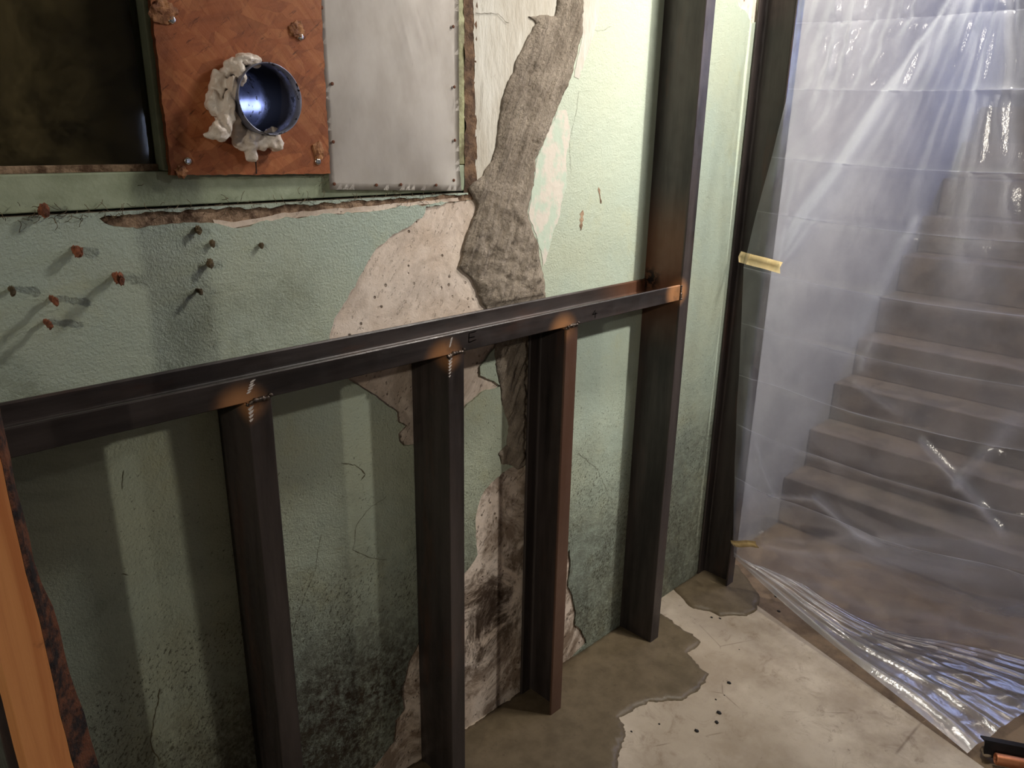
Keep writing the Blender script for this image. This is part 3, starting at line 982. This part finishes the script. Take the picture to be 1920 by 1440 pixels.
rm = fo.modifiers.new('remesh', 'REMESH'); rm.mode = 'VOXEL'; rm.voxel_size = 0.0022; rm.use_smooth_shade = True
fo['label'] = 'glossy off-white expanding foam squeezed out around the pipe'

# ------------------------------------------------------------------ plugs and tufts on the left wall
PL = [(230, 525, 0.010, 0.042, 'plug', 'largest brown plug sticking out of the green wall, throwing the longest shadow'),
      (107, 566, 0.007, 0.036, 'plug', 'small orange brown plug at the far left, just above its lower twin'),
      (95, 610, 0.007, 0.034, 'plug', 'small brown plug at the far left, lowest plug on the wall, above the rail'),
      (148, 472, 0.010, 0.020, 'plug', 'squat brown fibrous plug up and left of the largest plug'),
      (86, 396, 0.010, 0.020, 'plug', 'ragged reddish tuft hanging from the crack under the dark window'),
      (398, 496, 0.008, 0.016, 'tuft', 'pale tan tuft on the green wall right of the largest plug'),
      (379, 548, 0.006, 0.022, 'tuft', 'thin dark brown plug with a narrow shadow right of the largest plug'),
      (26, 546, 0.007, 0.026, 'tuft', 'dusty tuft at the left edge of the green wall'),
      (375, 432, 0.008, 0.014, 'tuft', 'grey green tuft just below the broken plaster strip'),
      (400, 457, 0.007, 0.008, 'tuft', 'flat smudgy tuft between the broken strip and the tan tuft'),
      (492, 461, 0.006, 0.010, 'tuft', 'tiny dark tuft furthest right on the rough green wall')]
for i, (px, py, r, d, mt_, lab) in enumerate(PL):
    p = at(px, py, 1, -d)
    p.y = 0.001
    r *= 0.62
    bm = bmesh.new()
    n = 12
    rings = []
    K = 12
    for q in range(K + 1):
        f = q / K
        rr = r * (0.6 + 0.5 * f) * (1.0 if f < 0.92 else 0.7) * (0.8 + 0.5 * noise.noise(Vector((i * 5, q * 0.9, 0))))
        c = p + Vector((0.22 * r * sin(q + i), -d * f, 0.25 * r * cos(q * 1.3 + i)))
        rings.append([bm.verts.new(c + Vector((cos(2 * pi * j / n), 0.5 * noise.noise(Vector((j, q, i * 2.2))), 1.7 * sin(2 * pi * j / n))) * rr * (1 + 0.6 * noise.noise(Vector((j * 1.7, q * 1.6, i * 3))))) for j in range(n)])
    for a, b in zip(rings, rings[1:]):
        for j in range(n):
            bm.faces.new((a[j], a[(j + 1) % n], b[(j + 1) % n], b[j]))
    bm.faces.new(rings[0]); bm.faces.new(rings[-1])
    tag(obj('wall_plug', bm, MT[mt_]), lab, 'plug', 'plugs and tufts on the green wall')

# fibres snagged along the crack below the window: nobody could count them
bm = bmesh.new()
for i in range(150):
    x = random.uniform(0.55, 1.45); z = 1.463 - (x - 0.6) * 0.006 + random.gauss(0, 0.006)
    if random.random() < 0.06:
        z += 0.045
    c = Vector((x, -0.001, z)); a = random.uniform(0, 2 * pi); L_ = random.uniform(0.004, 0.018)
    prev = None
    pos = c.copy()
    for q in range(8):
        pos = pos + Vector((cos(a) * L_ / 6, 0, sin(a) * L_ / 6))
        p = pos + Vector((0, -0.004 * sin(q * .5), 0))
        a += random.uniform(-.7, .7)
        r = 0.0005
        ring = [bm.verts.new(p + Vector((r * cos(t_), -abs(r) * 0, r * sin(t_)))) for t_ in (0, 2.1, 4.2)]
        if prev:
            for j in range(3):
                bm.faces.new((prev[j], prev[(j + 1) % 3], ring[(j + 1) % 3], ring[j]))
        prev = ring
t = obj('crack_fibres', bm, MT['tuft'], None, False, 'stuff')
tag(t, 'brown fibres snagged along the crack below the window frame', 'fibres')

# dark cracks and scratches lying on the paint
def hair(pts, w, name='paint_crack'):
    bm = bmesh.new()
    P = [Vector((*q, 0)) for q in jag([wxz(*p) for p in pts], 0.005, 0.0028, 60, 77, False)]
    prev = None
    for i in range(len(P)):
        d = (P[min(i + 1, len(P) - 1)] - P[max(i - 1, 0)]).normalized()
        ww = 0.55 * w * (0.3 + 0.9 * abs(noise.noise(P[i] * 70))) * (1.0 if 0 < i < len(P) - 1 else 0.2)
        n_ = Vector((-d.y, d.x, 0)) * ww
        cur = [bm.verts.new((P[i].x + n_.x, -0.0006, P[i].y + n_.y)), bm.verts.new((P[i].x - n_.x, -0.0006, P[i].y - n_.y))]
        if prev:
            bm.faces.new((prev[0], prev[1], cur[1], cur[0]))
        prev = cur
    return obj(name, bm, MT['crackline'] if name == 'paint_crack' else MT['dirt'], wall)


hair([(640, 868), (665, 872), (685, 888), (672, 905)], 0.003)
hair([(725, 930), (690, 955), (668, 985), (662, 1030), (690, 1045), (730, 1050)], 0.0014)
hair([(602, 1000), (590, 1070), (562, 1140), (548, 1190)], 0.0013)
hair([(232, 880), (228, 925)], 0.0025)
hair([(225, 1075), (246, 1080)], 0.004)
hair([(1085, 170), (1080, 215), (1068, 260), (1070, 330)], 0.0010)
hair([(1092, 0), (1095, 40), (1102, 62)], 0.0012)
hair([(1098, 55), (1128, 58), (1150, 48)], 0.0010)
hair([(1122, 350), (1128, 385)], 0.009, 'scuff')
hair([(1092, 395), (1088, 436)], 0.016, 'scuff')
hair([(890, 24), (935, 26), (948, 40), (958, 44)], 0.0022)
hair([(905, 150), (904, 190), (898, 250)], 0.0014)
hair([(1085, 850), (1120, 880), (1140, 925)], 0.0014)
hair([(1075, 1120), (1110, 1105), (1160, 1075)], 0.0012)
hair([(300, 1290), (280, 1390), (300, 1430)], 0.003)

# ------------------------------------------------------------------ stairs beyond the plastic
st = thing('concrete_stairs', 'grey concrete stairs climbing away behind the hanging plastic', 'stairs', (3.8, -0.7, 0))
X0s, RUN, RISE, Z0s = 3.30, 0.19, 0.172, 0.205
bm = bmesh.new(); box(bm, (X0s - 0.19, -1.9, -0.01), (XR - 0.02, -0.01, Z0s - RISE), 0.004)
for i in range(10):
    bm = bmesh.new()
    box(bm, (X0s + RUN * i - 0.02, -1.7, Z0s + RISE * i - RISE + (0 if i else -0.04)), (X0s + RUN * (i + 1) + 0.02, -0.002, Z0s + RISE * i), 0.006)
    obj('step', bm, MT['step'], st)
bm = bmesh.new()
for i in range(10):
    box(bm, (X0s + RUN * i + 0.02, -1.69, -0.01), (X0s + RUN * (i + 1) + 0.02, -0.004, Z0s + RISE * (i - 1) + 0.001))
obj('stair_body', bm, MT['step'], st)

# ------------------------------------------------------------------ hanging polythene sheet
LE = [(0.0, 2.45, -0.15), (1, 1.966, -0.137), (2, 1.707, -0.137), (3, 1.538, -0.112), (4, 1.358, -0.081), (5, 1.184, -0.058), (6, 0.917, -0.079), (7, 0.634, -0.097), (8, 0.315, -0.126), (9, 0.155, -0.145)]


def left_y(z):
    for a, b in zip(LE, LE[1:]):
        if z <= a[1] and z >= b[1]:
            t_ = (a[1] - z) / (a[1] - b[1])
            return a[2] + (b[2] - a[2]) * t_
    return -0.145


XS = 2.632
CREASE = [at(1500, q, 0, 2.60).z for q in (40, 165, 297, 405, 520, 632, 738, 838, 945)]


def tri(t_):
    t_ = t_ % 1.0
    return abs(t_ * 2 - 1) * 2 - 1


def seg_dist(p, a, b):
    ax, ay = a; bx, by = b
    dx, dy = bx - ax, by - ay
    t_ = max(0, min(1, ((p[0] - ax) * dx + (p[1] - ay) * dy) / (dx * dx + dy * dy)))
    return math.hypot(p[0] - ax - t_ * dx, p[1] - ay - t_ * dy), t_


def yz(px, py):
    p = at(px, py, 0, 2.60)
    return (p.y, p.z)


# folds of the hanging film: (from, to, half width at both ends, depth, whitening with highlight streaks painted in)
FOLDS = [(yz(1800, -20), yz(1452, 492), .010, .030, 0.004, .34), (yz(1770, -20), yz(1440, 470), .006, .012, -0.016, .10),
         (yz(1740, 10), yz(1540, 300), .016, .030, -0.030, -.08), (yz(1842, -20), yz(1812, 560), .022, .030, 0.024, .22),
         (yz(1822, -20), yz(1705, 420), .006, .010, 0.008, .10), (yz(1872, -20), yz(1890, 450), .010, .012, 0.020, .16),
         (yz(1715, 420), yz(1600, 660), .010, .026, 0.014, .20), (yz(1895, -20), yz(1880, 330), .006, .010, -0.020, .05),
         (yz(1452, 492), yz(1700, 120), .004, .012, 0.006, .10), (yz(1455, 500), yz(1560, 380), .004, .010, 0.006, .12), (yz(1452, 496), yz(1496, 290), .003, .008, 0.006, .08),
         (yz(1560, 5), yz(1545, 150), .006, .006, 0.016, .20), (yz(1640, 20), yz(1600, 140), .004, .006, 0.010, .15), (yz(1590, 20), yz(1575, 120), .004, .006, 0.010, .12), (yz(1690, 20), yz(1665, 110), .006, .006, 0.012, .15),
         (yz(1440, 930), yz(1528, 938), .003, .003, 0.022, .25), (yz(1528, 938), yz(1640, 1040), .008, .010, 0.022, .22), (yz(1450, 930), yz(1410, 830), .004, .006, 0.012, .12),
         (yz(1725, 830), yz(1835, 950), .005, .010, 0.026, .25), (yz(1785, 915), yz(1920, 770), .006, .014, 0.016, .16), (yz(1400, 700), yz(1395, 1000), .010, .014, 0.014, .12),
         (yz(1835, 950), yz(1880, 1010), .006, .006, 0.022, .2), (yz(1600, 720), yz(1690, 780), .006, .008, 0.012, .12), (yz(1640, 640), yz(1610, 700), .006, .008, 0.010, .1),
         (yz(1420, 1020), yz(1920, 1000), .010, .026, 0.020, .10), (yz(1420, 1030), yz(1920, 1110), .008, .030, 0.024, .14)]
FSTAT = [(min(a[0], b[0]) - .12, max(a[0], b[0]) + .12, min(a[1], b[1]) - .12, max(a[1], b[1]) + .12, a, b, w0, w1, d_, wh) for a, b, w0, w1, d_, wh in FOLDS]


def sheet_pt(y, z, z0, u):
    x = XS + 0.02 * u
    wh = 0.085
    for y0_, y1_, zl_, zh_, a, b, w0, w1, d_, h_ in FSTAT:
        if y0_ < y < y1_ and zl_ < z < zh_:
            q = (y + 0.010 * noise.noise(Vector((y * 7, z * 7, 3))), z)
            dist, t_ = seg_dist(q, a, b)
            wd = (w0 + (w1 - w0) * t_) * 1.5
            g = math.exp(-(dist / wd) ** 2) * min(1, 6 * (1.02 - t_))
            x -= 0.32 * d_ * g
            wh += 1.0 * h_ * math.sqrt(g)
    ang = math.atan2(y + 0.66, 2.14 - z)
    rr = math.hypot(y + 0.66, 2.14 - z)
    fine = noise.noise(Vector((ang * 22, rr * 1.5, 0)))
    up_ = max(0, min(1, (z - 1.2) * 2.0))
    x -= 0.005 * fine * up_ * min(1, rr / 0.3)
    wh += 0.10 * max(0, fine) * up_ + 0.05 * noise.noise(Vector((y * 5, z * 3, 8)))
    # vertical gathers at the very top left
    gz = max(0, min(1, (z - 1.62) * 4)) * max(0, min(1, (y + 0.62) * 6))
    vg = noise.noise(Vector((y * 46 + z * 9, z * 4, 4)))
    x -= 0.009 * vg * gz
    wh += 0.16 * max(0, vg) * gz + 0.06 * gz  # pale glints of the gathers painted into the haze
    # packing creases
    for i_, zc in enumerate(CREASE):
        dz = abs(z0 - zc)
        if dz < 0.05:
            am = 0.0065 + 0.004 * noise.noise(Vector((y * 6, i_, 2)))
            x -= am * math.exp(-dz / 0.011) * (1 if i_ % 3 else -1)
            if dz < 0.0008:
                wh += 0.30 + 0.3 * noise.noise(Vector((y * 9, i_ * 4, 1)))  # stress whitening plus the crease highlight painted in
    # flat facets with straight creases lower down
    low = max(0, min(1, (1.0 - z) * 1.8))
    if low:
        wy = y + 0.08 * noise.noise(Vector((y * 2, z * 2, 1))); wz_ = z + 0.08 * noise.noise(Vector((y * 2, z * 2, 7)))
        t1 = tri(wy * 1.9 + wz_ * 2.6); t2 = tri(wy * -2.4 + wz_ * 2.1 + .3); t3 = tri(wz_ * 4.6 + wy * .6)
        x -= low * (0.012 * t1 + 0.010 * t2 + 0.012 * t3)
    kick = max(0.0, min(1.0, (0.55 - z) / 0.55))
    x += 0.34 * min(1, u / 0.9) ** 0.8 * kick * kick * (3 - 2 * kick)
    x -= 0.045 * sin(pi * min(1, max(0, u))) * max(0, min(1, (1.9 - z) / 1.9))
    wh += 0.16 * math.exp(-((z - 0.10 - 0.03 * noise.noise(Vector((y * 6, 0, 2)))) / 0.018) ** 2) * min(1, u * 4)
    if u < 0.10:
        pin = 1 - u / 0.10
        x = x * (1 - pin) + (XS - 0.004 + 0.004 * noise.noise(Vector((0, z * 9, u * 30)))) * pin
    return x, wh


NU, NS = 200, 60
Z0 = [2.45 + (0.0 - 2.45) * q / 230 for q in range(231)]
for zc in CREASE:
    Z0 += [zc - 0.0022, zc, zc + 0.0022]
Z0 = sorted(set(Z0), reverse=True)
P0 = Vector((2.622, -0.150, 0.150)); P1 = Vector((2.405, -1.005, 0.006))
bm = bmesh.new()
lay = bm.verts.layers.float.new('whitening')  # film haze, also carries painted highlights
rows = []
for z0 in Z0:
    row = []
    for i in range(NU + 1):
        u = i / NU
        zb = 0.155 - 0.155 * min(1, u / 0.5) + 0.05 * max(0, u - 0.5)
        z = 2.45 + (zb - 2.45) * (2.45 - z0) / 2.45 if z0 < 0.35 else z0 - 0.0
        if z0 < 0.35:
            z = 0.35 + (zb - 0.35) * (0.35 - z0) / 0.35
        yl = left_y(z)
        y = yl + (-1.16 - yl) * u
        zs = z - 0.025 * sin(pi * u) * min(1, (2.45 - z) * 0.8) * min(1, z / 0.3)
        x, wh = sheet_pt(y, zs, z0, u)
        row.append((Vector((x, y, max(zs, -0.004 + 0.008 * u))), wh))
    rows.append(row)
base = rows[-1]
RID = ((0.03, 0.02, .6), (0.12, 0.02, .55), (0.24, 0.022, .8), (0.36, 0.018, .5), (0.50, 0.03, .8), (0.62, 0.014, .4), (0.74, 0.03, .9), (0.93, 0.035, 1.0))
for j in range(1, NS + 1):
    w_ = j / NS
    row = []
    for i in range(NU + 1):
        u = i / NU
        hem = P0.lerp(P1, u)
        hem += Vector((0, 0, 1)) * (-0.03 * sin(pi * u) * (1 - u))
        p = base[i][0].lerp(hem, w_)
        rad = min(1, u / 0.2)
        ww = w_ + 0.05 * noise.noise(Vector((u * 3, w_ * 2, 5)))
        rg = sum(am * math.exp(-((ww - w0) / wd) ** 2) for w0, wd, am in RID)
        cr = abs(noise.noise(Vector((u * 8 + w_ * 3, w_ * 6, 3))))
        p.z += rad * (0.018 * rg * (1 - 0.5 * u) + 0.014 * (0.35 - cr) * u * (1 - abs(2 * w_ - 1)) ** 0.5) + 0.012 * sin(pi * w_)
        if w_ > 0.999:
            p.z = max(hem.z, 0.003)
        p.z = max(p.z, 0.003)
        wh = 0.10 + 0.13 * rg * rad + 0.12 * max(0, 0.08 - cr) / 0.08 * u + (0.12 if w_ > 0.93 else 0)  # ridge and hem glints painted in as haze
        row.append((p, wh))
    rows.append(row)
bv = []
for row in rows:
    rr = []
    for p, wh in row:
        v = bm.verts.new(p); v[lay] = max(0.0, wh); rr.append(v)
    bv.append(rr)
for a, b in zip(bv, bv[1:]):
    for i in range(NU):
        bm.faces.new((a[i], a[i + 1], b[i + 1], b[i]))
t = obj('plastic_sheet', bm, MT['poly'], None, True)
tag(t, 'creased clear plastic dust sheet hanging over the stair opening, hem trailing on the floor', 'plastic sheet')


# masking tape
def tape(p0, p1, wid, label, sag=0.003):
    bm = bmesh.new()
    p0 = Vector(p0); p1 = Vector(p1)
    d = (p1 - p0)
    n_ = d.normalized().cross(Vector((1, 0.5, 0)).normalized()).normalized()
    if n_.z < 0:
        n_ = -n_
    out = n_.cross(d).normalized()
    if out.dot(CAM - p0) < 0:
        out = -out
    prev = None
    K = 14
    for i in range(K + 1):
        f = i / K
        c = p0 + d * f + out * (0.004 * sin(f * 7) * sin(pi * f) + 0.003)
        e = 0.0022 * noise.noise(Vector((f * 9, 0, wid * 100))) if 0 < i < K else 0.003 * (-1) ** i
        cur = [bm.verts.new(c + n_ * (wid / 2) + d.normalized() * (e if i in (0, K) else 0)), bm.verts.new(c + d.normalized() * (-e if i in (0, K) else 0)), bm.verts.new(c - n_ * (wid / 2) + d.normalized() * (e if i in (0, K) else 0))]
        if prev:
            bm.faces.new((prev[0], prev[1], cur[1], cur[0])); bm.faces.new((prev[1], prev[2], cur[2], cur[1]))
        prev = cur
    bmesh.ops.solidify(bm, geom=bm.faces[:], thickness=0.0005)
    return tag(obj('masking_tape', bm, MT['tape'], None, True), label, 'tape', 'strips of masking tape')


tape(at(1387, 481, 0, 2.640), at(1465, 502, 0, 2.612), 0.036, 'longer cream masking tape strip halfway up the post, holding the plastic edge')
tape(at(1373, 1018, 0, 2.634), at(1420, 1020, 0, 2.600), 0.028, 'short curled masking tape strip low on the post near the floor')

# ------------------------------------------------------------------ timber at the left edge
stud = thing('timber_post', 'rough orange pine board with dark barky edge standing at the left edge', 'timber', (0.49, -0.24, 0))
N_ = 60
bm = bmesh.new(); bk = bmesh.new()
rf = []; rb = []
for i in range(N_ + 1):
    z = 0.0 + 2.3 * i / N_
    wv = 0.004 * noise.noise(Vector((0, 0, z * 5))) + 0.002 * noise.noise(Vector((3, 0, z * 18)))
    tilt = -0.020 * (z - 0.9)
    fl_ = 0.03 * max(0, (0.72 - z)) ** 0.7 if z < 0.72 else 0
    xl, xr_ = 0.452 + tilt * 1.0 + 0.003 * noise.noise(Vector((9, 0, z * 6))), 0.503 + tilt + wv + fl_
    xe = xr_ + 0.016 + 0.017 * max(0, min(1, (1.02 - z) * 4)) + 0.006 * noise.noise(Vector((5, 0, z * 9)))
    rf.append([bm.verts.new((xl, -0.262, z)), bm.verts.new((xr_, -0.250, z)), bm.verts.new((xr_ - 0.001, -0.225, z)), bm.verts.new((xl - 0.006, -0.222, z))])
    rb.append([bk.verts.new((xr_ + 0.0005, -0.2495, z)), bk.verts.new((xr_ + 0.007, -0.244 + 0.003 * noise.noise(Vector((1, 0, z * 30))), z)), bk.verts.new((xe, -0.222 + 0.004 * noise.noise(Vector((2, 0, z * 25))), z)), bk.verts.new((xr_ - 0.002, -0.214, z))])
for B_, R2 in ((bm, rf), (bk, rb)):
    for a, b in zip(R2, R2[1:]):
        for j in range(4):
            B_.faces.new((a[j], a[(j + 1) % 4], b[(j + 1) % 4], b[j]))
    B_.faces.new(R2[0]); B_.faces.new(R2[-1])
obj('sawn_board', bm, MT['stud'], stud)
obj('bark_edge', bk, MT['char'], stud)['label'] = 'dark ragged bark along the right edge'

# ------------------------------------------------------------------ bits on the floor
# black angle offcut and copper tube at the lower right corner
a0 = at(1846, 1392, 2, 0.035); b0 = at(1990, 1420, 2, 0.035)
dv = (b0 - a0).normalized(); nv = Vector((-dv.y, dv.x, 0))
if nv.y < 0:
    nv = -nv
bm = extrude_profile([(0, 0), (0.045, 0), (0.045, -0.005), (0.009, -0.005), (0.005, -0.009), (0.005, -0.045), (0, -0.045)],
                     lambda x, y, l: a0 + dv * (l + 0.25 * abs(x) * 0) + nv * (x * 0.75 + y * 0.35) + Vector((0, 0, 0.008 - 0.3 * x + y * 0.9)), 0.0, 0.5)
tag(obj('angle_offcut', bm, MT['black']), 'black steel angle offcut lying on the floor at the lower right corner', 'steel offcut')
c0 = at(1864, 1432, 2, 0.0) + Vector((0, 0, 0.017))
bm = bmesh.new()
n = 28; rings = []
for (l, r) in [(0.05, .0125), (0.0, 0.0125), (-0.001, 0.0135), (0.0, 0.0150), (0.002, 0.0155), (0.5, 0.0155)]:
    rings.append([bm.verts.new(c0 + dv * l + (nv * cos(2 * pi * j / n) + Vector((0, 0, 1)) * sin(2 * pi * j / n)) * r) for j in range(n)])
for a, b in zip(rings, rings[1:]):
    for j in range(n):
        bm.faces.new((a[j], a[(j + 1) % n], b[(j + 1) % n], b[j]))
bm.faces.new(rings[0]); bm.faces.new(rings[-1])
tag(obj('copper_tube', bm, MT['copper'], None, True), 'copper coloured tube lying in front of the black steel offcut', 'tube')
p = at(1852, 1412, 2, 0.0)
tag(obj('stone_chip', lump(p + Vector((0, 0, 0.005)), 0.022, 91, squash=(1.1, .7, .25), amp=0.3), MT['leaf'], None, True), 'flat grey brown chip on the floor beside the copper tube', 'chip')
PE = [(1344, 1355, .006), (1348, 1337, .007), (1306, 1371, .006), (1367, 1281, .006), (1342, 1312, .003), (1358, 1304, .002), (1453, 1107, .006), (1454, 1115, .005), (1454, 1119, .005), (1460, 1147, .006), (1334, 1158, .004), (1386, 1218, .002), (1184, 1372, .003), (1236, 1358, .003), (1350, 1160, .004)]
for i, (px, py, r) in enumerate(PE):
    p = at(px, py, 2, 0.0)
    zz = 0.0
    tag(obj('grit_pellet', lump(p + Vector((0, 0, zz + r * 0.35)), r, i + 70, squash=(.8, 1.1, .5), sub=2, amp=0.4), MT['pellet'], None, True), 'tiny black grit pellet lying on the pale concrete floor', 'grit', 'black grit pellets on the floor')
